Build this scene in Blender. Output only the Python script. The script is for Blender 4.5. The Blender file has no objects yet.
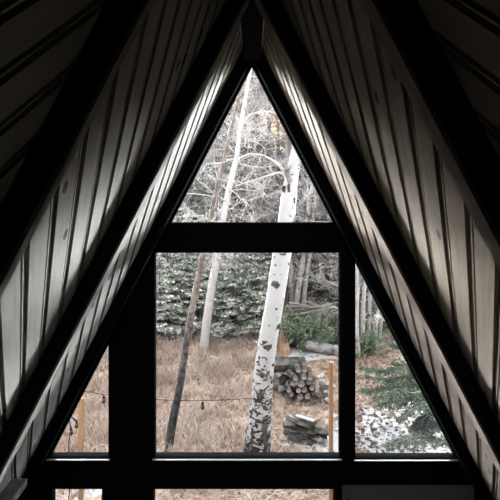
import bpy, bmesh, math, random
from mathutils import Vector, Matrix, noise
random.seed(7)
S = bpy.context.scene
COL = S.collection
# ------------------------------------------------------------------ camera
HC = 3.85            # eye height above the ground outside
F = 510.0            # focal length in pixels of the 500 px frame
CX, CY = 252.0, 172.0
cam_d = bpy.data.cameras.new('camera'); cam = bpy.data.objects.new('camera', cam_d); COL.objects.link(cam)
cam.location = (0, 0, HC); cam.rotation_euler = (math.pi/2, 0, 0)
cam_d.sensor_width = 36; cam_d.sensor_fit = 'HORIZONTAL'; cam_d.lens = F/500*36
cam_d.shift_x = (250-CX)/500; cam_d.shift_y = -(250-CY)/500
cam_d.clip_start = 0.02; cam_d.clip_end = 300
S.camera = cam
# ------------------------------------------------------------------ world: pale overcast sky, warm low glow ahead, added side glow for the room
w = bpy.data.worlds.new('world'); S.world = w; w.use_nodes = True
nt = w.node_tree; nt.nodes.clear()
def N(nt, t, **k):
    n = nt.nodes.new(t)
    for a, v in k.items():
        if a.startswith('i_'): n.inputs[a[2:].replace('_', ' ')].default_value = v
        else: setattr(n, a, v)
    return n
out = N(nt, 'ShaderNodeOutputWorld'); bg = N(nt, 'ShaderNodeBackground')
tc = N(nt, 'ShaderNodeTexCoord'); dt = N(nt, 'ShaderNodeVectorMath', operation='DOT_PRODUCT')
nm = N(nt, 'ShaderNodeVectorMath', operation='NORMALIZE')
nt.links.new(tc.outputs['Generated'], nm.inputs[0]); nt.links.new(nm.outputs[0], dt.inputs[0])
dt.inputs[1].default_value = Vector((0.0, 1, 0.12)).normalized()
rp = N(nt, 'ShaderNodeValToRGB'); nt.links.new(dt.outputs['Value'], rp.inputs[0])
e = rp.color_ramp.elements
e[0].position = 0.0; e[0].color = (0.004, 0.0042, 0.0046, 1)
e[1].position = 1.0; e[1].color = (0.0017, 0.00105, 0.00065, 1)
for pp, cc in ((0.81, (0.015, 0.0155, 0.017)), (0.89, (0.94, 0.96, 1.0)), (0.958, (1.0, 0.98, 0.95)), (0.973, (0.006, 0.0045, 0.003)), (0.984, (0.0013, 0.00095, 0.0007))):  # ring of strong glow added out of view on both sides of the window
    q = e.new(pp); q.color = (*cc, 1)
sx = N(nt, 'ShaderNodeSeparateXYZ'); nt.links.new(nm.outputs[0], sx.inputs[0])
el = N(nt, 'ShaderNodeMapRange', interpolation_type='SMOOTHSTEP')      # made-up bright band low over the horizon, for lighting the roof boards
for k_, v_ in (('From Min', 0.03), ('From Max', 0.20), ('To Min', 1.0), ('To Max', 0.03)): el.inputs[k_].default_value = v_
nt.links.new(sx.outputs['Z'], el.inputs['Value'])
ml = N(nt, 'ShaderNodeMath', operation='MULTIPLY'); ml.inputs[1].default_value = 850.0
nt.links.new(el.outputs[0], ml.inputs[0]); nt.links.new(ml.outputs[0], bg.inputs[1])
nt.links.new(rp.outputs[0], bg.inputs[0])
bg2 = N(nt, 'ShaderNodeBackground'); bg2.inputs[0].default_value = (0.94, 0.96, 1.0, 1)      # brighter cloud overhead
ze = N(nt, 'ShaderNodeMapRange', interpolation_type='SMOOTHSTEP')
for k_, v_ in (('From Min', 0.5), ('From Max', 0.85), ('To Min', 0.0), ('To Max', 3.1)): ze.inputs[k_].default_value = v_
nt.links.new(sx.outputs['Z'], ze.inputs['Value']); nt.links.new(ze.outputs[0], bg2.inputs[1])
ad = N(nt, 'ShaderNodeAddShader'); nt.links.new(bg.outputs[0], ad.inputs[0]); nt.links.new(bg2.outputs[0], ad.inputs[1])
nt.links.new(ad.outputs[0], out.inputs[0])
S.view_settings.view_transform = 'Standard'; S.view_settings.look = 'None'
S.view_settings.gamma = 1; S.view_settings.use_curve_mapping = False
S.view_settings.exposure = 1.05

# ------------------------------------------------------------------ helpers
def P(px, py, y):
    return Vector(((px-CX)/F*y, y, HC-(py-CY)/F*y))
def tag(o, label=None, cat=None, group=None, kind=None):
    if label: o['label'] = label
    if cat: o['category'] = cat
    if group: o['group'] = group
    if kind: o['kind'] = kind
    return o
def empty(name, loc=(0, 0, 0), rz=0):
    o = bpy.data.objects.new(name, None); COL.objects.link(o)
    o.location = loc; o.rotation_euler = (0, 0, rz); o.empty_display_size = 0.1
    return o
class MB:
    def __init__(s): s.v = []; s.f = []
    def tube(s, pts, rad, n=6, cap=True):
        pts = [Vector(p) for p in pts]; m = len(pts)
        if not hasattr(rad, '__len__'): rad = [rad]*m
        b = len(s.v); up = None
        for i, p in enumerate(pts):
            t = (pts[min(i+1, m-1)]-pts[max(i-1, 0)])
            if t.length < 1e-9: t = Vector((0, 0, 1))
            t.normalize()
            if up is None: up = Vector((1, 0, 0)) if abs(t.x) < 0.8 else Vector((0, 1, 0))
            a = (up-t*up.dot(t)).normalized(); c = t.cross(a); up = a
            for k in range(n):
                q = 2*math.pi*k/n
                s.v.append(p+(a*math.cos(q)+c*math.sin(q))*rad[i])
        for i in range(m-1):
            for k in range(n):
                k2 = (k+1) % n
                s.f.append((b+i*n+k, b+i*n+k2, b+(i+1)*n+k2, b+(i+1)*n+k))
        if cap and n > 2:
            s.f.append(tuple(b+k for k in range(n))[::-1]); s.f.append(tuple(b+(m-1)*n+k for k in range(n)))
        return s
    def poly(s, pts):
        b = len(s.v); s.v += [Vector(p) for p in pts]; s.f.append(tuple(range(b, b+len(pts)))); return s
    def prism(s, poly, y0, y1):     # poly: list of (x, z) -> extruded along y
        n = len(poly); b = len(s.v)
        for y in (y0, y1):
            for x, z in poly: s.v.append(Vector((x, y, z)))
        s.f.append(tuple(b+i for i in range(n))); s.f.append(tuple(b+n+i for i in range(n))[::-1])
        for i in range(n):
            j = (i+1) % n; s.f.append((b+i, b+n+i, b+n+j, b+j))
        return s
    def box(s, a, c):
        return s.prism([(a[0], a[2]), (c[0], a[2]), (c[0], c[2]), (a[0], c[2])], a[1], c[1])
    def build(s, name, mat, parent=None, smooth=False, bevel=0, fixn=True):
        me = bpy.data.meshes.new(name); me.from_pydata([tuple(v) for v in s.v], [], s.f)
        if fixn:
            bm = bmesh.new(); bm.from_mesh(me); bmesh.ops.recalc_face_normals(bm, faces=bm.faces)
            bm.to_mesh(me); bm.free()
        if smooth:
            me.polygons.foreach_set('use_smooth', [True]*len(me.polygons))
        me.materials.append(mat)
        o = bpy.data.objects.new(name, me); COL.objects.link(o)
        if parent: o.parent = parent
        if bevel:
            m = o.modifiers.new('bevel', 'BEVEL'); m.width = bevel; m.segments = 2; m.limit_method = 'ANGLE'
        return o
def copy_tree(o, parent=None):
    c = o.copy(); COL.objects.link(c); c.parent = parent
    for ch in list(o.children): copy_tree(ch, c)
    return c
K = 1.0
def kc(c): return tuple(v*K for v in c)
def base(name, col, rough=0.8, spec=0.3):
    col = kc(col)
    m = bpy.data.materials.new(name); m.use_nodes = True
    b = m.node_tree.nodes['Principled BSDF']
    b.inputs['Base Color'].default_value = (*col, 1); b.inputs['Roughness'].default_value = rough
    b.inputs['Specular IOR Level'].default_value = spec
    return m, m.node_tree, b
def ramp(nt, stops, interp='LINEAR'):
    r = nt.nodes.new('ShaderNodeValToRGB'); r.color_ramp.interpolation = interp
    e = r.color_ramp.elements
    while len(e) < len(stops): e.new(0.5)
    for i, (p, c) in enumerate(stops):
        e[i].position = p; e[i].color = (*kc(c), 1)
    return r
def noisy(name, stops, scale=5, vec=(1, 1, 1), rough=0.85, detail=5, bump=0.0, coord='Object', spec=0.2, dist=0.0):
    m, nt, b = base(name, (0.5, 0.5, 0.5), rough, spec)
    tc = N(nt, 'ShaderNodeTexCoord'); mp = N(nt, 'ShaderNodeMapping'); mp.inputs['Scale'].default_value = vec
    nz = N(nt, 'ShaderNodeTexNoise'); nz.inputs['Scale'].default_value = scale; nz.inputs['Detail'].default_value = detail
    nz.inputs['Distortion'].default_value = dist
    nt.links.new(tc.outputs[coord], mp.inputs[0]); nt.links.new(mp.outputs[0], nz.inputs['Vector'])
    r = ramp(nt, stops); nt.links.new(nz.outputs['Fac'], r.inputs[0]); nt.links.new(r.outputs[0], b.inputs['Base Color'])
    if bump:
        bp = N(nt, 'ShaderNodeBump'); bp.inputs['Strength'].default_value = bump; bp.inputs['Distance'].default_value = 0.02
        nt.links.new(nz.outputs['Fac'], bp.inputs['Height']); nt.links.new(bp.outputs[0], b.inputs['Normal'])
    return m

# ------------------------------------------------------------------ materials
def board_mat(name, c1, c2):
    m, nt, b = base(name, c1, 0.9, 0.04)
    uv = N(nt, 'ShaderNodeUVMap'); uv.uv_map = 'boards'
    mp = N(nt, 'ShaderNodeMapping'); mp.inputs['Scale'].default_value = (1.2, 22, 1)
    nz = N(nt, 'ShaderNodeTexNoise'); nz.inputs['Scale'].default_value = 2.0; nz.inputs['Detail'].default_value = 6
    nz.inputs['Distortion'].default_value = 0.6
    nt.links.new(uv.outputs[0], mp.inputs[0]); nt.links.new(mp.outputs[0], nz.inputs['Vector'])
    r = ramp(nt, [(0.3, c2), (0.62, c1)]); nt.links.new(nz.outputs['Fac'], r.inputs[0])
    # knots
    mp2 = N(nt, 'ShaderNodeMapping'); mp2.inputs['Scale'].default_value = (3.2, 7.0, 1)
    vo = N(nt, 'ShaderNodeTexVoronoi', voronoi_dimensions='2D'); vo.inputs['Scale'].default_value = 1.0
    nt.links.new(uv.outputs[0], mp2.inputs[0]); nt.links.new(mp2.outputs[0], vo.inputs['Vector'])
    sz = N(nt, 'ShaderNodeSeparateColor'); nt.links.new(vo.outputs['Color'], sz.inputs[0])
    th = N(nt, 'ShaderNodeMath', operation='MULTIPLY'); th.inputs[1].default_value = 0.10
    gt = N(nt, 'ShaderNodeMath', operation='GREATER_THAN'); gt.inputs[1].default_value = 0.74
    nt.links.new(sz.outputs[0], gt.inputs[0]); nt.links.new(gt.outputs[0], th.inputs[0])
    ls = N(nt, 'ShaderNodeMath', operation='LESS_THAN'); nt.links.new(vo.outputs['Distance'], ls.inputs[0]); nt.links.new(th.outputs[0], ls.inputs[1])
    kn = N(nt, 'ShaderNodeMath', operation='MULTIPLY'); kn.inputs[1].default_value = 0.92; nt.links.new(ls.outputs[0], kn.inputs[0])
    mx = N(nt, 'ShaderNodeMix', data_type='RGBA'); nt.links.new(kn.outputs[0], mx.inputs[0])
    nt.links.new(r.outputs[0], mx.inputs[6]); mx.inputs[7].default_value = (0.05, 0.035, 0.025, 1)
    nt.links.new(mx.outputs[2], b.inputs['Base Color'])
    bp = N(nt, 'ShaderNodeBump'); bp.inputs['Strength'].default_value = 0.15; bp.inputs['Distance'].default_value = 0.004
    nt.links.new(nz.outputs['Fac'], bp.inputs['Height']); nt.links.new(bp.outputs[0], b.inputs['Normal'])
    return m
M = {}
M['board_l'] = board_mat('grey_washed_boards', (0.198, 0.191, 0.177), (0.160, 0.154, 0.142))
M['board_r'] = board_mat('brown_washed_boards', (0.205, 0.172, 0.138), (0.158, 0.131, 0.104))
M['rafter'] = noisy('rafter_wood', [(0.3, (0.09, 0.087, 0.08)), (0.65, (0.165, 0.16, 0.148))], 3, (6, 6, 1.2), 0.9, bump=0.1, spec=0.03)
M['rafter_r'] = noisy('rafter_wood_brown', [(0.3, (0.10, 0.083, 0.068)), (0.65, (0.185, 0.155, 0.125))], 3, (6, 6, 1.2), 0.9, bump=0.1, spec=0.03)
M['black'] = base('black_paint', (0.006, 0.007, 0.0075), 0.9, 0.0)[0]
M['sash'] = base('sash_paint', (0.010, 0.0105, 0.011), 0.9, 0.0)[0]
M['door'] = base('door_paint', (0.20, 0.235, 0.25), 0.55, 0.3)[0]
M['darkwood'] = noisy('dark_wood', [(0.3, (0.014, 0.012, 0.010)), (0.7, (0.03, 0.024, 0.02))], 3, (1, 8, 1))
M['beam_shade'] = base('beam_shade_black', (0.006, 0.006, 0.007), 0.9, 0.02)[0]  # near black standing in for shade on the rafter sides and ridge beam
M['sill'] = base('lit_sill_paint', (0.16, 0.165, 0.17), 0.3, 0.6)[0]  # grey lighter than the frames, standing in for light caught on the sill
M['groove_shade'] = base('groove_shade_black', (0.012, 0.012, 0.012), 0.9)[0]  # groove floors coloured near black, standing in for shade between the boards
M['strip'] = base('edge_glint_pale', (0.35, 0.33, 0.30), 0.6)[0]
M['roofing'] = base('roofing', (0.05, 0.05, 0.055), 0.9)[0]
def glass_mat():
    m = bpy.data.materials.new('window_glass'); m.use_nodes = True; nt = m.node_tree; nt.nodes.clear()
    o = N(nt, 'ShaderNodeOutputMaterial'); t = N(nt, 'ShaderNodeBsdfTransparent'); g = N(nt, 'ShaderNodeBsdfGlossy')
    t.inputs[0].default_value = (0.97, 0.985, 0.98, 1); g.inputs['Roughness'].default_value = 0.02
    mx = N(nt, 'ShaderNodeMixShader'); mx.inputs[0].default_value = 0.03
    nt.links.new(t.outputs[0], mx.inputs[1]); nt.links.new(g.outputs[0], mx.inputs[2]); nt.links.new(mx.outputs[0], o.inputs[0])
    return m
M['glass'] = glass_mat()
K = 0.52      # outdoor things are measured against the brighter daylight
def birch_mat(name, white=(0.80, 0.74, 0.71), dark=(0.035, 0.03, 0.03), zlow=0.2, zhigh=1.2, amount=0.40):
    m, nt, b = base(name, white, 0.75, 0.2)
    ge = N(nt, 'ShaderNodeTexCoord'); mp = N(nt, 'ShaderNodeMapping'); mp.inputs['Scale'].default_value = (1, 1, 1.5)
    nt.links.new(ge.outputs['Object'], mp.inputs[0])
    n1 = N(nt, 'ShaderNodeTexNoise'); n1.inputs['Scale'].default_value = 7; n1.inputs['Detail'].default_value = 7; n1.inputs['Roughness'].default_value = 0.68; n1.inputs['Distortion'].default_value = 1.2
    nt.links.new(mp.outputs[0], n1.inputs['Vector'])
    mp2 = N(nt, 'ShaderNodeMapping'); mp2.inputs['Scale'].default_value = (1.2, 1.2, 9)
    nt.links.new(ge.outputs['Object'], mp2.inputs[0])
    n2 = N(nt, 'ShaderNodeTexNoise'); n2.inputs['Scale'].default_value = 5; n2.inputs['Detail'].default_value = 3
    nt.links.new(mp2.outputs[0], n2.inputs['Vector'])
    # bark gets darker and rougher near the root (object z = height above ground)
    sp = N(nt, 'ShaderNodeSeparateXYZ'); nt.links.new(ge.outputs['Object'], sp.inputs[0])
    mr = N(nt, 'ShaderNodeMapRange'); mr.inputs['From Min'].default_value = zlow; mr.inputs['From Max'].default_value = zhigh
    mr.inputs['To Min'].default_value = 0.57; mr.inputs['To Max'].default_value = amount
    nt.links.new(sp.outputs['Z'], mr.inputs['Value'])
    def below(nz, off):
        a = N(nt, 'ShaderNodeMath', operation='SUBTRACT'); nt.links.new(mr.outputs[0], a.inputs[0]); nt.links.new(nz.outputs['Fac'], a.inputs[1])
        c = N(nt, 'ShaderNodeMapRange'); c.inputs['From Min'].default_value = off; c.inputs['From Max'].default_value = off+0.03
        nt.links.new(a.outputs[0], c.inputs['Value']); return c
    a1 = below(n1, 0.0); a2 = below(n2, 0.10)
    mxm = N(nt, 'ShaderNodeMath', operation='MAXIMUM'); nt.links.new(a1.outputs[0], mxm.inputs[0]); nt.links.new(a2.outputs[0], mxm.inputs[1])
    mx = N(nt, 'ShaderNodeMix', data_type='RGBA'); nt.links.new(mxm.outputs[0], mx.inputs[0])
    mx.inputs[6].default_value = (*kc(white), 1); mx.inputs[7].default_value = (*kc(dark), 1)
    nt.links.new(mx.outputs[2], b.inputs['Base Color'])
    bp = N(nt, 'ShaderNodeBump'); bp.inputs['Strength'].default_value = 0.5; bp.inputs['Distance'].default_value = 0.02
    nt.links.new(n1.outputs['Fac'], bp.inputs['Height']); nt.links.new(bp.outputs[0], b.inputs['Normal'])
    return m
M['birch'] = birch_mat('birch_bark', zlow=0.15, zhigh=1.75, amount=0.385)
M['birch2'] = birch_mat('thin_birch_bark', (0.85, 0.78, 0.74), (0.10, 0.09, 0.08), -1, 0.6, 0.36)
M['aspen'] = birch_mat('aspen_bark', (0.85, 0.80, 0.74), (0.12, 0.11, 0.10), -1, 0.8, 0.40)
def dark_trunk_mat():
    m, nt, b = base('grey_brown_bark', (0.2, 0.17, 0.15), 0.85, 0.2)
    ge = N(nt, 'ShaderNodeTexCoord'); sp = N(nt, 'ShaderNodeSeparateXYZ'); nt.links.new(ge.outputs['Object'], sp.inputs[0])
    nz = N(nt, 'ShaderNodeTexNoise'); nz.inputs['Scale'].default_value = 16; nz.inputs['Detail'].default_value = 5
    nt.links.new(ge.outputs['Object'], nz.inputs['Vector'])
    ad = N(nt, 'ShaderNodeMath', operation='MULTIPLY_ADD'); nt.links.new(nz.outputs['Fac'], ad.inputs[0]); ad.inputs[1].default_value = 1.2
    nt.links.new(sp.outputs['Z'], ad.inputs[2])
    mr = N(nt, 'ShaderNodeMapRange'); mr.inputs['From Min'].default_value = 1.7; mr.inputs['From Max'].default_value = 2.8
    nt.links.new(ad.outputs[0], mr.inputs['Value'])
    r1 = ramp(nt, [(0.38, (0.03, 0.03, 0.03)), (0.62, (0.13, 0.12, 0.115))]); nt.links.new(nz.outputs['Fac'], r1.inputs[0])
    r2 = ramp(nt, [(0.38, (0.20, 0.15, 0.12)), (0.62, (0.42, 0.34, 0.29))]); nt.links.new(nz.outputs['Fac'], r2.inputs[0])
    mx = N(nt, 'ShaderNodeMix', data_type='RGBA'); nt.links.new(mr.outputs[0], mx.inputs[0])
    nt.links.new(r1.outputs[0], mx.inputs[6]); nt.links.new(r2.outputs[0], mx.inputs[7]); nt.links.new(mx.outputs[2], b.inputs['Base Color'])
    return m
M['darktrunk'] = dark_trunk_mat()
M['twig'] = noisy('pale_twig_bark', [(0.35, (0.16, 0.135, 0.125)), (0.65, (0.62, 0.56, 0.52))], 1.5, (1, 1, 1))
M['twig_pale'] = noisy('pale_birch_twigs', [(0.35, (0.42, 0.37, 0.34)), (0.65, (1.0, 0.92, 0.86))], 1.5, (1, 1, 1))
M['twig2'] = noisy('grey_twig_bark', [(0.35, (0.07, 0.06, 0.055)), (0.65, (0.36, 0.32, 0.295))], 1.5, (1, 1, 1))
M['needle'] = noisy('spruce_needles', [(0.38, (0.16, 0.18, 0.14)), (0.5, (0.85, 0.89, 0.76)), (0.62, (1.6, 1.58, 1.45))], 9, rough=0.7)
M['needle_near'] = noisy('near_spruce_needles', [(0.3, (0.06, 0.10, 0.07)), (0.7, (0.30, 0.40, 0.28))], 5, rough=0.7)
M['needle_frost'] = noisy('frosted_needles', [(0.38, (0.2, 0.21, 0.17)), (0.5, (1.0, 1.02, 0.88)), (0.62, (1.7, 1.68, 1.55))], 9, rough=0.8)
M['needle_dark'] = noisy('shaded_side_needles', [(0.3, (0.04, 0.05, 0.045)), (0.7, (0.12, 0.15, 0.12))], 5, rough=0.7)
M['needle_grey'] = noisy('dusty_needles', [(0.3, (0.14, 0.17, 0.13)), (0.7, (0.40, 0.45, 0.36))], 5, rough=0.8)
M['shrub'] = noisy('juniper_green', [(0.3, (0.18, 0.25, 0.15)), (0.7, (0.62, 0.70, 0.50))], 5, rough=0.8)
M['grass'] = noisy('dry_grass_blades', [(0.3, (0.58, 0.40, 0.32)), (0.5, (0.98, 0.75, 0.63)), (0.7, (1.2, 1.0, 0.88))], 1.3, detail=8)
M['grasswhite'] = noisy('bleached_grass', [(0.3, (0.35, 0.28, 0.2)), (0.7, (0.7, 0.62, 0.52))], 3)
M['post'] = noisy('fresh_pine', [(0.3, (0.50, 0.26, 0.13)), (0.7, (0.68, 0.40, 0.22))], 4, (1, 1, 0.2))
M['paleold'] = noisy('weathered_wood', [(0.35, (0.25, 0.21, 0.19)), (0.65, (0.85, 0.78, 0.72))], 8, (1, 1, 1), bump=0.3)
M['logend'] = noisy('cut_log_end', [(0.35, (0.12, 0.10, 0.09)), (0.62, (0.72, 0.62, 0.56))], 7)
M['logbark'] = noisy('log_bark', [(0.35, (0.03, 0.027, 0.025)), (0.65, (0.20, 0.18, 0.16))], 9, bump=0.4)
M['stump'] = noisy('split_stump_wood', [(0.3, (0.42, 0.22, 0.12)), (0.7, (0.75, 0.52, 0.36))], 6, (1, 1, 0.3))
M['snow'] = noisy('snow', [(0.3, (0.68, 0.69, 0.72)), (0.7, (0.85, 0.86, 0.88))], 3, bump=0.2)
M['wire'] = base('black_cable', (0.015, 0.015, 0.015), 0.6)[0]
M['bulb'] = base('dark_bulb_glass', (0.03, 0.028, 0.025), 0.15, 0.6)[0]
M['leaf'] = noisy('leaf_litter', [(0.3, (0.06, 0.045, 0.035)), (0.7, (0.26, 0.18, 0.13))], 2)

# ------------------------------------------------------------------ A-frame roof geometry
D, DB = 0.48, 0.395          # distance of the decking / the rafter faces from the line of sight
NX, NZ = 0.888, 0.46
GY = 3.95                    # inner face of the gable wall
FLOOR = -3.55                # floor relative to the eye
def sl(side, s, d):          # slope coordinates -> (x, z) ; side -1 left, +1 right
    x = -NX*d+NZ*s; z = NZ*d+NX*s
    return (x if side < 0 else -x, HC+z)
def s_ridge(d): return NX*d/NZ
BW = 0.133; R2 = 0.7071
def boards(side, y0, y1, way, phase, BW=0.133):
    """diagonal channel boards; way=+1: run down-slope going away, -1: up-slope"""
    s0, s1 = -4.45, s_ridge(D)
    bm = bmesh.new(); uvl = bm.loops.layers.uv.new('boards')
    # profile over one board: (offset, groove depth)
    g = [(0.0, 0.0), (0.091, 0.0), (0.0925, 0.014), (0.1040, 0.015), (0.1055, 0.004), (0.1115, 0.004), (0.113, 0.015), (0.1315, 0.014)]
    g = [(o_*BW/0.133, d_) for o_, d_ in g]; gc = 0.112*BW/0.133
    cmin = min((s+way*y)*R2 for s in (s0, s1) for y in (y0, y1)); cmax = max((s+way*y)*R2 for s in (s0, s1) for y in (y0, y1))
    k0 = math.floor((cmin-phase)/BW)-1; k1 = math.ceil((cmax-phase)/BW)+1
    prof = []
    for k in range(k0, k1+1):
        for o, dd in g: prof.append((phase+k*BW+o-gc, dd, k))
    L = 9.0
    def V(c, a, dd):         # c across, a along
        s = (c+a)*R2; y = way*(c-a)*R2
        x, z = sl(side, s, D+dd); return Vector((x, y, z))
    rows = []
    for c, dd, k in prof:
        rows.append((bm.verts.new(V(c, -L, dd)), bm.verts.new(V(c, L, dd))))
    for i in range(len(rows)-1):
        a, b_ = rows[i], rows[i+1]
        f = bm.faces.new((a[0], b_[0], b_[1], a[1]))
        ca, cb, k = prof[i][0], prof[i+1][0], prof[i][2]
        off = k*3.71
        if prof[i][1] > 0.013 and prof[i+1][1] > 0.013: f.material_index = 1
        for lp, uv in zip(f.loops, ((-L+off, ca), (-L+off, cb), (L+off, cb), (L+off, ca))): lp[uvl].uv = uv
    def cut(co, no):
        bmesh.ops.bisect_plane(bm, geom=bm.verts[:]+bm.edges[:]+bm.faces[:], plane_co=co, plane_no=no, clear_outer=True)
    cut((0, y0, 0), (0, -1, 0)); cut((0, y1, 0), (0, 1, 0)); cut((0, 0, HC+FLOOR-0.02), (0, 0, -1)); cut((0, 0, 0), (-side, 0, 0))
    # face the room
    for f in bm.faces:
        f.normal_update()
    inward = Vector((-side*NX, 0, -NZ))
    fl = [f for f in bm.faces if f.normal.dot(inward) < 0]
    bmesh.ops.reverse_faces(bm, faces=fl)
    return bm
def join_boards(name, side, mat, mid, far, ph_far, ph_mid, ph_near):
    me = bpy.data.meshes.new(name)
    b1 = boards(side, far, GY, 1, ph_far, 0.160)
    for b2 in (boards(side, mid, far, 1, ph_mid), boards(side, -1.6, mid, -1, ph_near)):
        tmp = bpy.data.meshes.new('tmp'); b2.to_mesh(tmp); b1.from_mesh(tmp); bpy.data.meshes.remove(tmp); b2.free()
    # backing slab behind the boards: the roof itself
    b1.to_mesh(me); b1.free(); me.materials.append(mat); me.materials.append(M['groove_shade'])
    o = bpy.data.objects.new(name, me); COL.objects.link(o); tag(o, kind='structure'); return o
join_boards('wall_left', -1, M['board_l'], 1.19, 2.45, 0.621, 0.957, -0.69)
join_boards('wall_right', 1, M['board_r'], 1.11, 2.42, 0.731, 0.998, -0.72)
o = MB()
for side in (-1, 1):
    d0, d1 = D+0.016, D+0.2
    o.prism([sl(side, -4.6, d0), sl(side, s_ridge(d0), d0), sl(side, s_ridge(d1), d1), sl(side, -4.6, d1)], -1.75, GY+0.12)
tag(o.build('ceiling', M['roofing']), kind='structure')
hw = (D+NZ*4.0)/NX
o = MB().box((-2.6, -1.7, HC+FLOOR-0.25), (2.6, GY+0.1, HC+FLOOR)).build('floor', M['darkwood']); tag(o, kind='structure')
apex = HC+D/NZ
def tri_wall(d, zb):
    return [sl(-1, s_ridge(d), d), sl(-1, (zb-NZ*d)/NX, d), sl(1, (zb-NZ*d)/NX, d)]
o = MB().prism(tri_wall(D+0.015, FLOOR-0.2), -1.7, -1.6).build('wall_back', M['darkwood']); tag(o, kind='structure')
# ------------------------------------------------------------------ gable wall with its windows
def g2(px, py, y=GY): v = P(px, py, y); return (v.x, v.z)
GLY = 3.995                                    # glass plane
glass = {
    'window_1': [(252, 66), (170.8, 223), (334, 223)],
    'window_2': [(155, 252), (155, 455.8), (339.5, 455.8), (339.5, 252)],
    'window_3': [(109.5, 341.5), (50.5, 455.8), (109.5, 455.8)],
    'window_4': [(354.5, 260), (354.5, 456.5), (455.5, 456.5)],
    'window_5': [(53, 487), (53, 570), (103, 570), (103, 487)],
    'window_6': [(154, 487), (154, 570), (334, 570), (334, 487)],
}
def offset(poly, w):
    n = len(poly); a = sum(poly[i][0]*poly[(i+1) % n][1]-poly[(i+1) % n][0]*poly[i][1] for i in range(n))
    sg = 1 if a > 0 else -1; lines = []
    for i in range(n):
        p, q = Vector(poly[i]), Vector(poly[(i+1) % n]); d = (q-p).normalized()
        nn = Vector((d.y, -d.x))*sg; lines.append((p+nn*w, d))
    res = []
    for i in range(n):
        p, d = lines[i-1]; q, e_ = lines[i]
        den = d.x*e_.y-d.y*e_.x; t = ((q.x-p.x)*e_.y-(q.y-p.y)*e_.x)/den; r = p+d*t; res.append((r.x, r.y))
    return res
wall = MB().prism(tri_wall(D+0.014, FLOOR-0.2), GY, GY+0.10).build('wall_front', M['black'])
cut = []
for nme, pg in glass.items():
    g = [g2(x, y, GLY) for x, y in pg]
    opn = offset(g, 0.034)
    c = MB().prism(opn, GY-0.05, GY+0.2).build('cut', M['black']); cut.append(c)
    root = empty(nme, (0, 0, 0)); tag(root, kind='structure')
    fr = MB(); n = len(g); inn = offset(g, -0.002); outp = offset(g, 0.033)
    for i in range(n):
        j = (i+1) % n; fr.prism([outp[i], outp[j], inn[j], inn[i]], GY+0.020, GY+0.095)
    f = fr.build('window_frame', M['sash'], root, bevel=0.002)
    st = MB(); i2 = offset(g, -0.0045)          # slim glazing bead in front of the pane
    for i in range(n):
        j = (i+1) % n; st.prism([inn[i], inn[j], i2[j], i2[i]], GLY-0.012, GLY-0.003)
    st.build('glazing_bead', M['sash'], root)
    if nme != 'window_1' and pg[1][1] < 500:
        zb = min(p_[1] for p_ in opn); xa = min(p_[0] for p_ in opn)+0.02; xb = max(p_[0] for p_ in opn)-0.02
        if nme == 'window_4': xb -= 0.03
        if nme == 'window_3': xa += 0.02
        MB().box((xa, GY-0.006, zb+0.020), (xb, GY+0.0195, zb+0.028)).build('window_sill', M['sill'], root, bevel=0.003)
    MB().prism(inn, GLY, GLY+0.006).build('pane', M['glass'], root)
dg = g2(342, 486); dg2 = g2(474, 640)
c = MB().prism([g2(342, 485), g2(476, 485), (g2(476, 485)[0], HC+FLOOR), (g2(342, 485)[0], HC+FLOOR)], GY-0.05, GY+0.2).build('cut', M['black']); cut.append(c)
for c in cut:
    m = wall.modifiers.new('b', 'BOOLEAN'); m.operation = 'DIFFERENCE'; m.solver = 'EXACT'; m.object = c
bpy.context.view_layer.update()
me = bpy.data.meshes.new_from_object(wall.evaluated_get(bpy.context.evaluated_depsgraph_get()))
wall.modifiers.clear(); wall.data = me; me.name = 'wall_front'
for c in cut: bpy.data.objects.remove(c)
tag(wall, kind='structure')
# painted door under the right-hand window
x0, zt = g2(342.5, 485.5); x1, _ = g2(475.5, 485.5); zf = HC+FLOOR
door = empty('door_1', (x0, GY, zf)); tag(door, kind='structure')
def dm(mb, nme, mat, par): 
    mb.v = [v-Vector((x0, GY, zf)) for v in mb.v]; return mb.build(nme, mat, par, bevel=0.003)
dm(MB().box((x0, GY+0.045, zf), (x1, GY+0.07, zt)), 'door_leaf', M['door'], door)
b_ = MB(); wst = 0.07
b_.box((x0, GY+0.02, zf), (x0+wst, GY+0.045, zt)); b_.box((x1-wst, GY+0.02, zf), (x1, GY+0.045, zt))
b_.box((x0+wst, GY+0.02, zt-0.022), (x1-wst, GY+0.045, zt)); b_.box((x0+wst, GY+0.02, zf), (x1-wst, GY+0.045, zf+0.2))
dm(b_, 'door_frame', M['door'], door)
dm(MB().tube([(x0+0.05, GY+0.02, zf+1.0), (x0+0.05, GY-0.03, zf+1.0), (x0+0.15, GY-0.035, zf+1.0)], 0.009, 8), 'door_handle', M['black'], door)

for i, side in enumerate((-1, 1)):  # end trims added, and made deep, to shade the boards beside the gable
    d0 = DB+0.002
    def af(d): return sl(side, (FLOOR+0.003-NZ*d)/NX, d)
    tag(MB().prism([af(d0), sl(side, s_ridge(d0), d0), sl(side, s_ridge(D-0.001), D-0.001), af(D-0.001)], GY-0.14, GY-0.0005).build('shade_trim_%d' % (i+1), M['black']), kind='structure')
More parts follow.
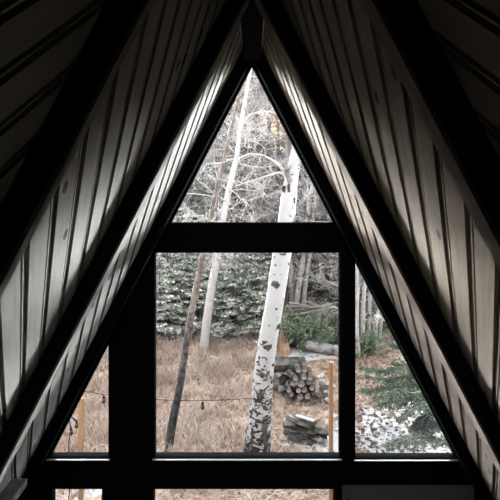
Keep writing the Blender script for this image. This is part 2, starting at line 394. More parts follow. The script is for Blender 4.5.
# ------------------------------------------------------------------ rafters, ridge beam, ledge
def rafter(side, y0, y1, label, db=DB):
    s0 = -4.5
    zb = HC+FLOOR+0.003
    def at_floor(d): s = (FLOOR+0.003-NZ*d)/NX; return sl(side, s, d)
    pl = [at_floor(db), sl(side, s_ridge(db), db), sl(side, s_ridge(D-0.001), D-0.001), at_floor(D-0.001)]
    if side > 0: pl = pl[::-1]
    bx, bz = at_floor(db); mb = MB().prism(pl, y0, y1)
    mb.v = [v-Vector((bx, y0, bz)) for v in mb.v]
    o = mb.build('rafter', M['beam_shade']); o.location = (bx, y0, bz)  # rafter sides coloured near black in place of backlit shade
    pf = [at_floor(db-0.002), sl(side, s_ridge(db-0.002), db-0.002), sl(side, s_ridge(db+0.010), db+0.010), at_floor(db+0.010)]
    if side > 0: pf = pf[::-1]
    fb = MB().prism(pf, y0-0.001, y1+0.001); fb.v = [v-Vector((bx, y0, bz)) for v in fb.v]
    tag(fb.build('lit_underside', M['rafter'] if side < 0 else M['rafter_r'], o, bevel=0.002), 'pale lit underside of the rafter')  # pale strip is the rafter's own underside, its window light put into the colour
    return tag(o, label, 'rafter', 'rafters of the sloping ceiling')
rafter(-1, 2.398, 2.50, 'wooden rafter with shade-black sides and lit grey underside on the left slope, nearest to the window wall')
rafter(1, 2.356, 2.487, 'wooden rafter with shade-black sides and lit brownish underside on the right slope, nearest to the window wall')
rafter(-1, 1.175, 1.215, 'wooden rafter with shade-black sides and lit grey underside on the left slope, farther from the window')
rafter(1, 1.083, 1.151, 'wooden rafter with shade-black sides and lit brownish underside on the right slope, farther from the window')
mb = MB().prism([(-0.062, 0), (0.062, 0), (0.062, 0.1), (0.02, 0.18), (-0.02, 0.18), (-0.062, 0.1)], 0, 5.4)
o = mb.build('ridge_beam', M['beam_shade'], bevel=0.003); o.location = (0, -1.55, HC+0.825)
for sx in (-1, 1):
    MB().box((sx*0.0655-0.003, 4.0, -0.004), (sx*0.0655+0.003, 4.85, 0.012)).build('edge_glint', M['strip'], o)  # pale strips stand in for light catching the beam's lower edges
tag(o, 'long dark wooden ridge beam running along the peak towards the window', 'beam')
xe = -(D+NZ*2.04)/NX
mb = MB().prism([(xe-0.02, -0.05), (xe+0.10, -0.05), (xe+0.10, 0), (xe, 0)], 2.55, 3.40)
mb.v = [v-Vector((xe, 2.55, 0)) for v in mb.v]
o = mb.build('ledge_board', M['rafter'], bevel=0.004); o.location = (xe, 2.55, HC-2.04)
tag(o, 'pale wooden ledge board against the left slope at the bottom left corner', 'shelf')

# ------------------------------------------------------------------ ground outside
def gh(x, y):
    h = 0.0
    if y > 11.5:
        t = y-11.5; h += 6.0*(1-math.exp(-(t/16.0)**1.5))
    h += 0.10*noise.noise(Vector((x*0.35, y*0.35, 0)))+0.05*noise.noise(Vector((x*1.1, y*1.1, 4)))*min(1, y/6)
    h *= 1.0
    e_ = (abs(x)-0.20*y-1.0)/(0.08*y+0.5); h *= 1-min(1, max(0, e_))**2*(3-2*min(1, max(0, e_)))  # hill cut away at both sides so the added glow reaches the room
    return h
def G(px, py):               # ground point seen at this place of the photograph
    lo = None
    y = 4.3
    while y < 60:
        v = P(px, py, y)
        if v.z <= gh(v.x, y): return Vector((v.x, y, gh(v.x, y)))
        y += 0.03
    return P(px, py, 40)
def ground_mat():
    m, nt, b = base('forest_ground', (0.4, 0.3, 0.2), 0.95, 0.1)
    ge = N(nt, 'ShaderNodeNewGeometry')
    def nz(sc, det=6, dist=0):
        n = N(nt, 'ShaderNodeTexNoise'); n.inputs['Scale'].default_value = sc; n.inputs['Detail'].default_value = det
        n.inputs['Distortion'].default_value = dist; nt.links.new(ge.outputs['Position'], n.inputs['Vector']); return n
    a = nz(5); r = ramp(nt, [(0.32, (0.16, 0.11, 0.08)), (0.5, (0.42, 0.29, 0.21)), (0.68, (0.58, 0.44, 0.34))]); nt.links.new(a.outputs['Fac'], r.inputs[0])
    at = N(nt, 'ShaderNodeAttribute'); at.attribute_name = 'snow'
    s = nz(4.5, 5, 0.8); sub = N(nt, 'ShaderNodeMath', operation='SUBTRACT'); nt.links.new(at.outputs['Fac'], sub.inputs[0]); nt.links.new(s.outputs['Fac'], sub.inputs[1])
    mr = N(nt, 'ShaderNodeMapRange'); mr.inputs['From Min'].default_value = -0.02; mr.inputs['From Max'].default_value = 0.04; nt.links.new(sub.outputs[0], mr.inputs['Value'])
    mx = N(nt, 'ShaderNodeMix', data_type='RGBA'); nt.links.new(mr.outputs[0], mx.inputs[0]); nt.links.new(r.outputs[0], mx.inputs[6]); mx.inputs[7].default_value = (0.40, 0.395, 0.41, 1)
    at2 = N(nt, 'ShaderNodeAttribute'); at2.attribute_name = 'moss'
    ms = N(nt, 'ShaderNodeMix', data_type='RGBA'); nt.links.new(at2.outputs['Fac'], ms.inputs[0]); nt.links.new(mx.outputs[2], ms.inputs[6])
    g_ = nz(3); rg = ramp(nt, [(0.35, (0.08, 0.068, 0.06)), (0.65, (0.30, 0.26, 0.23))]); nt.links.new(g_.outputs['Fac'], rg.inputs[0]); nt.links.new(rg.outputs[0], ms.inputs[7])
    nt.links.new(ms.outputs[2], b.inputs['Base Color'])
    bp = N(nt, 'ShaderNodeBump'); bp.inputs['Strength'].default_value = 0.6; bp.inputs['Distance'].default_value = 0.05
    nt.links.new(a.outputs['Fac'], bp.inputs['Height']); nt.links.new(bp.outputs[0], b.inputs['Normal'])
    return m
def snowiness(x, y):
    if y < 3: return 0.3
    px = CX+x*F/y; py = CY+(HC-gh(x, y))*F/y
    # snow patches where they lie on the ground (metres)
    s = 0.36
    def blob(cx, cy, rx, ry, a): 
        return a*max(0, 1-((x-cx)/rx)**2-((y-cy)/ry)**2)
    s += blob(2.85, 7.3, 2.2, 1.6, 0.34)        # right of the posts
    s += blob(-1.45, 6.5, 0.8, 1.2, 0.2)       # left by the dark trunk
    s -= blob(0.5, 5.3, 4.5, 0.9, 0.03)       # strip near the house
    s += blob(-2.3, 6.0, 0.9, 1.0, 0.14)
    s += blob(1.5, 10.9, 1.2, 0.55, 0.45)        # under the fallen log
    s += blob(0.9, 7.2, 0.5, 0.4, 0.2)
    s += 0.5*min(1, max(0, (abs(x)-0.46*y)/1.2))*(1 if y > 4.5 else 0)      # unseen side snow, added to bounce light up onto the roof boards
    return s
ys = [3.9+0.09*i for i in range(100)]; y = ys[-1]
while y < 75: y *= 1.035; ys.append(y)
nx = 150
vs = []; fs = []; sn = []; mo = []
for j, y in enumerate(ys):
    wd = 6+y*1.1
    for i in range(nx+1):
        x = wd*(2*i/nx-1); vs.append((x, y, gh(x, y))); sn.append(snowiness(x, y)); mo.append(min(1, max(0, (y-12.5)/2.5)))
for j in range(len(ys)-1):
    for i in range(nx): a = j*(nx+1)+i; fs.append((a, a+1, a+nx+2, a+nx+1))
me = bpy.data.meshes.new('ground'); me.from_pydata(vs, [], fs); me.materials.append(ground_mat())
a = me.attributes.new('snow', 'FLOAT', 'POINT'); a.data.foreach_set('value', sn)
a = me.attributes.new('moss', 'FLOAT', 'POINT'); a.data.foreach_set('value', mo)
me.polygons.foreach_set('use_smooth', [True]*len(me.polygons))
o = bpy.data.objects.new('ground', me); COL.objects.link(o); tag(o, kind='structure')

# ------------------------------------------------------------------ grass
def blade(mb, p, h, wd, lean, az):
    d = Vector((math.cos(az), math.sin(az), 0)); t = Vector((-d.y, d.x, 0))*wd
    m_ = p+d*lean*0.35+Vector((0, 0, h*0.6)); tip = p+d*lean+Vector((0, 0, h*(1-0.2*abs(lean)/max(h, .01))))
    b = len(mb.v); mb.v += [p-t, p+t, m_+t*0.8, m_-t*0.8, tip]
    mb.f += [(b, b+1, b+2, b+3), (b+3, b+2, b+4)]
mb = MB(); mbw = MB(); R = random.Random(3)
cnt = 0
while cnt < 52000:
    y = 5.0+R.random()*7.8; x = R.uniform(-0.48, 0.30)*y
    px = CX+x*F/y
    zright = px > 262
    if zright and R.random() < (0.55 if y < 9 else 0.8): continue
    if R.random() < max(0, snowiness(x, y)-0.38)*4: continue
    cl = noise.noise(Vector((x*1.6, y*1.6, 9)))
    if R.random() < 0.35-cl: continue
    h = (0.10+R.random()*0.16)*(0.55 if zright else 1.0)*(1+0.8*cl)*(1.0 if y > 6.5 else 0.6)
    blade(mb if R.random() < 0.8 else mbw, Vector((x, y, gh(x, y)-0.01)), h, 0.0035+0.003*R.random(), R.uniform(0.02, 0.16), R.uniform(-0.9, 0.9)+(0 if R.random() < .6 else math.pi)); cnt += 1
tag(mb.build('dry_grass', M['grass'], fixn=False), 'tall tan dry grass covering the clearing outside the window', 'grass', kind='stuff')
tag(mbw.build('bleached_grass', M['grasswhite'], fixn=False), 'pale bleached grass stalks mixed through the tan grass', 'grass', kind='stuff')
mb = MB()
for i in range(5200):
    y = R.uniform(5, 12); x = (R.uniform(-0.45, 0.46) if i % 2 else R.uniform(0.18, 0.44))*y
    s = R.uniform(0.012, 0.045)*(1 if x < 1 else 1.5); az = R.uniform(0, 6.3); z = gh(x, y)+R.uniform(0.004, 0.025)
    d = Vector((math.cos(az), math.sin(az), R.uniform(-.2, .2)))*s; t = Vector((-d.y, d.x, R.uniform(-.3, .3)*s))*0.45
    p = Vector((x, y, z)); b = len(mb.v); mb.v += [p-d, p+t, p+d, p-t]; mb.f.append((b, b+1, b+2, b+3))
tag(mb.build('leaf_litter', M['leaf'], fixn=False), 'brown fallen leaves scattered over grass and snow', 'leaves', kind='stuff')

# ------------------------------------------------------------------ trees
def localise(mb, loc):
    l = Vector(loc); mb.v = [v-l for v in mb.v]; return mb
def trunk_pts(px_pts, y0, lean_y=0.0):
    """px_pts: (px, py, width px) measured up the trunk at depth y0"""
    pts = []; rad = []
    for i, (a, b_, w_) in enumerate(px_pts):
        y = y0+lean_y*i; pts.append(P(a, b_, y)); rad.append(w_*0.5*y/F)
    return pts, rad
def subdiv(pts, rad, n=4):
    P2 = []; R2_ = []
    m = len(pts)
    for i in range(m-1):
        p0 = pts[max(i-1, 0)]; p1 = pts[i]; p2 = pts[i+1]; p3 = pts[min(i+2, m-1)]
        for k in range(n):
            t = k/n
            q = 0.5*((2*p1)+(-p0+p2)*t+(2*p0-5*p1+4*p2-p3)*t*t+(-p0+3*p1-3*p2+p3)*t**3)
            P2.append(q); R2_.append(rad[i]*(1-t)+rad[i+1]*t)
    P2.append(pts[-1]); R2_.append(rad[-1]); return P2, R2_
def wander(p, d, length, n, R, wig=0.25, up=0.0):
    pts = [Vector(p)]; d = Vector(d).normalized()
    for i in range(n):
        d = (d+Vector((R.gauss(0, wig), R.gauss(0, wig), R.gauss(0, wig)+up))).normalized()
        pts.append(pts[-1]+d*length/n)
    return pts
def twigs(mb, pts, r0, R, n, ln, depth, wig=0.22, up=0.03, rmin=0.0025):
    """side shoots along a limb, recursively"""
    m = len(pts)
    for i in range(n):
        t = R.uniform(0.2, 1.0)*(m-1); k = min(int(t), m-2); p = pts[k].lerp(pts[k+1], t-k)
        d = (pts[k+1]-pts[k]).normalized()
        side = Vector((R.gauss(0, 1), R.gauss(0, 1), R.gauss(0, 1))); side = (side-d*side.dot(d)).normalized()
        dd = (d*R.uniform(0.4, 1.0)+side).normalized(); L = ln*R.uniform(0.5, 1.2)
        q = wander(p, dd, L, 5, R, wig, up); r = max(rmin, r0*0.55)
        mb.tube(q, [r*(1-0.6*j/5) for j in range(6)], 3, cap=False)
        if depth > 0: twigs(mb, q, r, R, n, ln*0.5, depth-1, wig, up, rmin)

# --- the big birch in the middle
BY = 6.75
bp_px = [(254, 470, 34), (257, 450, 27), (259, 425, 24), (261.5, 400, 21), (264, 370, 19.5), (268, 340, 18.5), (275, 300, 18.5), (282, 252, 18.5), (286, 223, 17), (288.5, 200, 16), (291, 182, 14), (295, 160, 11.5), (302, 125, 10), (310, 80, 8.5), (316, 20, 7), (320, -60, 4)]
pts, rad = trunk_pts(bp_px, BY); root_loc = Vector((pts[0].x, BY, gh(pts[0].x, BY)-0.02))
pts.insert(0, Vector((pts[0].x-0.01, BY, root_loc.z))); rad.insert(0, 0.25)
tp, tr = subdiv(pts, rad, 4)
tr = [r*(1+0.07*noise.noise(Vector((0, 0, p.z*5)))) for p, r in zip(tp, tr)]
birch = empty('birch_tree', root_loc)
tag(birch, 'thick white birch with black scars leaning across the middle of the large window', 'tree')
localise(MB().tube(tp, tr, 20), root_loc).build('trunk', M['birch'], birch, smooth=True)
def limb(root, rl, px_pts, y0, ly, mat, R, nt_=8, ln=0.5, depth=1, name='limb'):
    q, r = trunk_pts(px_pts, y0, ly); r = [v*0.72 for v in r]; q, r = subdiv(q, r, 4)
    o = localise(MB().tube(q, r, 7), rl).build(name, mat, root, smooth=True)
    t = MB(); twigs(t, q, r[-1]*1.3, R, nt_, ln, depth)
    if t.v: localise(t, rl).build('twigs', M['twig_pale'], o)
    return o
RR = random.Random(11)
limb(birch, root_loc, [(287, 176, 5), (280, 166, 4.5), (272, 160, 3.2), (262, 155, 2.8), (250, 154, 2.4), (238, 158, 2.2), (226, 160, 1.6)], BY, -0.05, M['birch2'], RR)
limb(birch, root_loc, [(289, 184, 5), (282, 173, 4), (270, 175, 2.8), (258, 179, 2.4), (245, 183, 2), (235, 186, 1.5)], BY, 0.05, M['birch2'], RR)
limb(birch, root_loc, [(290, 182, 6), (286, 172, 5), (289, 167, 4.5), (297, 166, 3.5), (304, 160, 2.5)], BY-0.1, 0.02, M['darktrunk'], RR, 5, 0.3)
limb(birch, root_loc, [(292, 226, 3), (296, 217, 2.8), (302, 219, 2.5), (309, 226, 2), (318, 240, 1.6)], BY-0.08, 0.03, M['twig'], RR, 4, 0.3)
limb(birch, root_loc, [(293, 214, 3), (300, 205, 2.6), (308, 196, 2.2), (318, 182, 1.8), (330, 160, 1.4)], BY, 0.1, M['twig'], RR, 6, 0.4)
limb(birch, root_loc, [(299, 140, 5), (285, 120, 3.4), (272, 112, 2.6), (258, 112, 2.2), (246, 118, 1.8), (236, 130, 1.2)], BY, 0.05, M['birch2'], RR, 8, 0.5)
limb(birch, root_loc, [(304, 115, 5), (290, 98, 3.2), (278, 86, 2.6), (262, 78, 2), (248, 76, 1.2)], BY, -0.03, M['birch2'], RR, 8, 0.5)
limb(birch, root_loc, [(300, 132, 4), (290, 132, 2.6), (275, 138, 2.4), (262, 134, 2), (252, 124, 1.6), (244, 108, 1.1)], BY, 0.12, M['twig'], RR, 8, 0.5)
# dark scars and eyes standing out of the bark
def knot(cx, cy, w_, h_, depth=0.02):
    # find trunk surface
    best = min(range(len(tp)), key=lambda i: abs(CY+(HC-tp[i].z)*F/BY-cy)); r = tr[best]; c = tp[best]
    dx = (cx-CX)/F*BY-c.x; dx = max(-r*0.85, min(r*0.85, dx)); yy = c.y-math.sqrt(max(1e-6, r*r-dx*dx))
    m = MB(); n = 12; a, b_ = w_*BY/F/2, h_*BY/F/2; nrm = Vector((dx, yy-c.y, 0)).normalized(); tx = Vector((-nrm.y, nrm.x, 0)); 
    ctr = Vector((c.x+dx, yy, HC-(cy-CY)/F*BY))
    rings = [(1.0, -0.004), (0.85, 0.004), (0.5, 0.005), (0.2, 0.002)]
    for q, off in rings:
        for k in range(n):
            an = 2*math.pi*k/n; jj = 1+0.75*noise.noise(Vector((cx*0.7+1.6*math.cos(an), cy*0.7+1.6*math.sin(an), 3)))
            u_, v_ = a*q*jj*math.cos(an), b_*q*jj*math.sin(an)+0.35*b_*abs(math.cos(an))*q
            bend = -(u_*u_)/(2*r)
            m.v.append(ctr+tx*u_+Vector((0, 0, v_))+nrm*(off+bend))
    for i in range(len(rings)-1):
        for k in range(n): m.f.append((i*n+k, i*n+(k+1) % n, (i+1)*n+(k+1) % n, (i+1)*n+k))
    m.f.append(tuple((len(rings)-1)*n+k for k in range(n)))
    o = localise(m, root_loc).build('bark_scar', M['logbark'], birch, smooth=True)
for a in [(276, 283, 9, 8), (279, 325, 7, 6), (281, 191, 7, 11), (288, 189, 3, 9), (268, 345, 9, 6), (276, 307, 3, 3), (275, 264, 3, 2.5), (290, 263, 3, 3), (262, 372, 6, 7), (265, 435, 7, 30), (283, 253, 8, 3), (294, 200, 3, 7), (258, 392, 5, 4), (284, 298, 3, 2.5)]:
    knot(*a)
RK = random.Random(4)
for i in range(46):
    yy_ = RK.uniform(338, 440); t_ = (yy_-340)/110; xc = 268-9.5*t_
    knot(xc+RK.uniform(-9.5, 10), yy_, RK.uniform(2, 6), RK.uniform(1.2, 4.2))

# --- thin white birch and its neighbour
def simple_tree(name, label, cat, px_pts, y0, ly, tmat, seed, nb=14, ln=1.1, sub=5, depth=1, bmat=None, group=None, root_py=None, from_t=0.35):
    pts, rad = trunk_pts(px_pts, y0, ly); R = random.Random(seed)
    b0 = pts[0]; rl = Vector((b0.x, b0.y, gh(b0.x, b0.y)-0.03))
    if b0.z > rl.z+0.02: pts.insert(0, Vector((b0.x+(b0.x-pts[1].x)*0.0, b0.y, rl.z))); rad.insert(0, rad[0]*1.15)
    q, r = subdiv(pts, rad, 3)
    root = empty(name, rl); tag(root, label, cat, group)
    localise(MB().tube(q, r, 10), rl).build('trunk', tmat, root, smooth=True)
    t = MB(); m = len(q)
    for i in range(nb):
        k = int((from_t+(1-from_t)*R.random())*(m-2)); az = R.uniform(0, 6.28)
        L = ln*R.uniform(0.5, 1.2)
        w_ = wander(q[k], (math.cos(az), math.sin(az), R.uniform(-0.1, 0.6)), L, 6, R, 0.2, 0.02)
        rr = max(0.004, r[k]*0.25); t.tube(w_, [rr*(1-0.11*j) for j in range(7)], 4, cap=False)
        twigs(t, w_, rr, R, sub, L*0.5, depth)
    if t.v: localise(t, rl).build('branches', bmat or M['twig_pale'], root)
    return root
simple_tree('birch_tree', 'slim white birch behind the dark thin trunk, left part of the large window', 'tree',
    [(203, 357, 9), (207, 320, 8.5), (212, 285, 8), (218, 252, 7.5), (224, 215, 6.5), (231, 180, 6), (237, 155, 5), (240, 130, 4.5), (245, 100, 3.8), (252, 60, 3), (258, 10, 2)], 10.8, 0, M['birch2'], 21, 30, 1.6, 6, 1)
simple_tree('young_tree', 'thin leaning tree with dark lower trunk standing in the tan grass', 'tree',
    [(167, 457, 9), (173, 420, 8.5), (180, 385, 7.5), (186, 345, 7), (194, 300, 6.5), (203, 255, 6), (210, 220, 5.5), (218, 185, 5), (226, 150, 4), (236, 110, 3), (246, 60, 2)], 6.9, 0, M['darktrunk'], 22, 26, 1.0, 6, 1, from_t=0.5)
simple_tree('tree_snag', 'short white broken snag left of the thick birch trunk', 'tree', [(264, 320, 4), (265.5, 280, 4), (266, 263, 3)], 13.2, 0, M['birch2'], 5, 0)
for i, (a, b_, c_, d_, y0, wd, lb) in enumerate([
    (296, 307, 305, 238, 12.5, 6, 'pale thin trunk right of the thick birch, leaning slightly right'),
    (303, 309, 311, 240, 12.6, 5, 'pale thin trunk, second one right of the thick birch'),
    (291, 306, 291, 250, 12.7, 4.5, 'straight pale stem seen just beside the thick birch'),
    (357, 348, 357, 250, 10.5, 5, 'pale trunk just inside the left edge of the right triangular window'),
    (362, 352, 366, 240, 10.8, 4.5, 'pale trunk second from the left in the right triangular window'),
    (367, 346, 375, 240, 11.6, 4, 'pale trunk third from the left in the right triangular window'),
    (374, 352, 382, 270, 11.2, 3.5, 'short leaning pale trunk, first of the pair near the sloping window edge'),
    (379, 350, 387, 270, 11.9, 3.5, 'short leaning pale trunk, second of the pair near the sloping window edge'),
    (325, 318, 322, 180, 15.0, 3.5, 'thin upright stem beside the right edge of the large window'),
    (190, 330, 192, 100, 16.0, 4.5, 'grey straight trunk behind the slim birch on the left'),
    (232, 320, 246, 80, 17.0, 5, 'grey trunk between the slim birch and the thick birch'),
    (173, 335, 180, 90, 15.0, 3.5, 'slender grey stem at the left edge of the large window')]):
    pp = [(a+(c_-a)*t*2.2+RR.uniform(-1, 1), b_+(d_-b_)*t*2.2, wd*(1-0.5*t)) for t in (0, .1, .2, .3, .4, .5, .6, .7, .8, .9, 1)]
    simple_tree('aspen_tree', lb, 'tree', pp, y0, 0, M['aspen'] if i < 9 else M['twig'], 40+i, 14 if i < 3 else 22, 1.3, 5 if i < 3 else 6, 1, from_t=0.5 if i < 3 else 0.3, group='thin pale trees behind the clearing')

# --- forest behind: bare trees and conifers, each one an object with trunk and crown
def bare_proto(seed, h, mat_t, mat_b, name='bare_tree'):
    R = random.Random(seed); root = empty(name)
    q = wander((0, 0, -0.1), (R.gauss(0, .06), R.gauss(0, .06), 1), h, 10, R, 0.05, 0.02)
    r0 = 0.012*h+0.02; rd = [r0*(1-0.088*i) for i in range(11)]
    MB().tube(q, rd, 7).build('trunk', mat_t, root, smooth=True)
    t = MB()
    for i in range(34):
        f = R.uniform(1.2, 9.8); k = int(f); az = R.uniform(0, 6.28); L = h*0.26*(1.15-f/13)*R.uniform(0.6, 1.2)
        p = q[k].lerp(q[k+1], f-k)
        w_ = wander(p, (math.cos(az), math.sin(az), R.uniform(-0.05, 0.7)), L, 6, R, 0.2, 0.03)
        rr = max(0.007, rd[k]*0.32); t.tube(w_, [rr*(1-0.11*j) for j in range(7)], 4, cap=False)
        twigs(t, w_, rr, R, 6, L*0.45, 1, 0.25, 0.02, 0.004)
    t.build('branches', mat_b, root); return root
def conifer_proto(seed, h, w_, mat, name='spruce_tree', dens=1.0, nl=0.085):
    R = random.Random(seed); root = empty(name)
    MB().tube([(0, 0, -0.1), (0.02, 0, h*0.5), (0, 0, h)], [h*0.014+0.015, h*0.009+.008, 0.004], 7).build('trunk', M['darktrunk'], root, smooth=True)
    bm_ = MB(); nd = MB(); z = h*0.06
    while z < h*0.98:
        L0 = w_*(1-z/h)**0.8+0.05; nb = max(4, int(7*dens))
        for k in range(nb):
            az = R.uniform(0, 6.28); L = L0*R.uniform(0.75, 1.15); d = Vector((math.cos(az), math.sin(az), R.uniform(-0.35, 0.1)))
            q = wander((0, 0, z), d, L, 5, R, 0.06, 0.05)
            bm_.tube(q, [0.010*(1-0.15*j) for j in range(6)], 3, cap=False)
            ns = max(4, int(L*13*dens))
            for i in range(ns):
                f = (0.15+0.85*(i+R.random())/ns)*4.99; kk = int(f); p = q[kk].lerp(q[kk+1], f-kk)
                dv = (q[kk+1]-q[kk]).normalized(); sd = dv.cross(Vector((0, 0, 1))).normalized()*(1 if i % 2 else -1)
                sl_ = L*0.30*(1.1-f/6); dd = (dv*0.7+sd*R.uniform(.6, 1.1)+Vector((0, 0, R.uniform(-.35, .1)))).normalized()
                nn = max(3, int(sl_/0.028))
                for u_ in range(nn):
                    pp = p+dd*sl_*(u_+0.5)/nn
                    for _ in range(2):
                        nv = (dd*0.8+Vector((R.gauss(0, .7), R.gauss(0, .7), R.gauss(0, .6)))).normalized()*nl
                        tt = nv.cross(Vector((R.gauss(0, 1), R.gauss(0, 1), R.gauss(0, 1)))).normalized()*nl*0.20
                        b = len(nd.v); nd.v += [pp-tt, pp+tt, pp+nv]; nd.f.append((b, b+1, b+2))
        z += h*0.055/dens**0.5
    bm_.build('branches', M['twig2'], root); nd.build('needles', mat, root, fixn=False)
    return root
bares = [bare_proto(100+i, 8.5, M['twig'] if i % 2 else M['twig2'], M['twig'] if i % 3 else M['twig2']) for i in range(4)]
pines = [conifer_proto(200, 4.2, 1.3, M['needle']), conifer_proto(201, 3.2, 1.1, M['needle_frost']), conifer_proto(202, 6.5, 1.7, M['needle'])]
R = random.Random(77)
used = set()
def place(proto, idx, x, y, sc, rz, label, cat, group):
    if idx not in used: used.add(idx); o = proto
    else: o = copy_tree(proto)
    o.location = (x, y, gh(x, y)-0.04); o.scale = (sc, sc, sc); o.rotation_euler = (0, 0, rz)
    tag(o, label, cat, group); return o
nb_ = 0
for i in range(62):
    y = 13.0+26*(i/62)**1.2; x = R.uniform(-1, 1)*(0.30 if y < 19 else 0.21)*y
    if y > 16 and -0.02 < x/y < 0.11 and i % 5: continue
    k = i % 4; place(bares[k], ('b', k), x, y, R.uniform(0.8, 1.25), R.uniform(0, 6.28), 'bare grey-brown tree in the tangled woods on the slope', 'tree', 'bare trees on the wooded slope')
con = [(160, 12.6, 1), (176, 13.5, 0), (198, 12.9, 1), (216, 13.8, 0), (232, 12.8, 0), (250, 13.4, 1), (186, 15, 0), (240, 15.5, 2), (165, 16, 2), (210, 17, 2), (262, 16.5, 0),
       (318, 17, 2), (334, 15.5, 0), (345, 18, 2), (300, 19, 0), (375, 15.5, 1), (395, 13.5, 0), (412, 14.5, 2), (95, 14, 0), (75, 15, 2), (120, 17, 2), (362, 22, 2), (225, 24, 2), (168, 13.0, 0), (190, 13.2, 0), (207, 13.6, 1), (224, 13.0, 0), (241, 13.2, 1), (256, 13.0, 0), (215, 15, 0), (200, 16, 2), (172, 17.5, 2), (232, 18.5, 2), (247, 20, 2), (240, 26, 2), (236, 34, 2), (150, 24, 2), (205, 27, 2), (350, 30, 2), (320, 22, 2), (330, 28, 2), (190, 22, 2), (310, 25, 2), (222, 30, 2), (322, 14.6, 0), (306, 15.2, 1), (338, 14.3, 1), (329, 19, 2), (312, 21, 2)]
for i, (px, y, k) in enumerate(con):
    x = (px-CX)/F*y
    if y < 14: y -= 0.95; x = (px-CX)/F*y
    lab = 'young grey-green spruce at the far edge of the tan grass' if y < 14 else 'dark spruce standing among the bare trees on the slope'
    place(pines[k], ('c', k), x, y, R.uniform(0.8, 1.05)*(0.72 if y < 14 else 1), R.uniform(0, 6.28), lab, 'tree', 'young spruces along the grass' if y < 14 else 'spruces on the wooded slope')

# --- low green shrubs right of the birch
def shrub(px, py, w_, h_, seed, lb, name='juniper_shrub'):
    R = random.Random(seed); loc = G(px, py); loc.z -= 0.02; root = empty(name, loc); tag(root, lb, 'shrub', 'green shrubs by the fallen log')
    st = MB(); nd = MB()
    for i in range(70):
        az = R.uniform(0, 6.28); q = wander((0, 0, 0), (math.cos(az)*w_, math.sin(az)*w_, h_*R.uniform(0.4, 2.0)), R.uniform(0.5, 1)*math.hypot(w_, h_), 6, R, 0.15, 0.03)
        st.tube(q, [0.008*(1-0.13*j) for j in range(7)], 3, cap=False)
        for j in range(70):
            f = R.uniform(1.5, 5.99); k = int(f); p = q[k].lerp(q[k+1], f-k)+Vector((R.gauss(0, .05), R.gauss(0, .05), R.gauss(0, .04)))
            nv = Vector((R.gauss(0, 1), R.gauss(0, 1), R.gauss(0.3, 1))).normalized()*0.075; tt = nv.cross(Vector((R.gauss(0, 1), 0.3, 1))).normalized()*0.015
            b = len(nd.v); nd.v += [p-tt, p+tt, p+nv]; nd.f.append((b, b+1, b+2))
    st.build('stems', M['twig2'], root); nd.build('needles', M['shrub'], root, fixn=False)
shrub(299, 345, 0.75, 0.55, 1, 'low green juniper shrub just right of the thick birch trunk')
shrub(317, 345, 0.8, 0.58, 2, 'low green juniper shrub behind the fallen log')
shrub(335, 342, 0.8, 0.66, 3, 'low green juniper shrub at the right edge of the large window')
shrub(360, 352, 0.6, 0.4, 4, 'low green shrub at the left edge of the right triangular window')

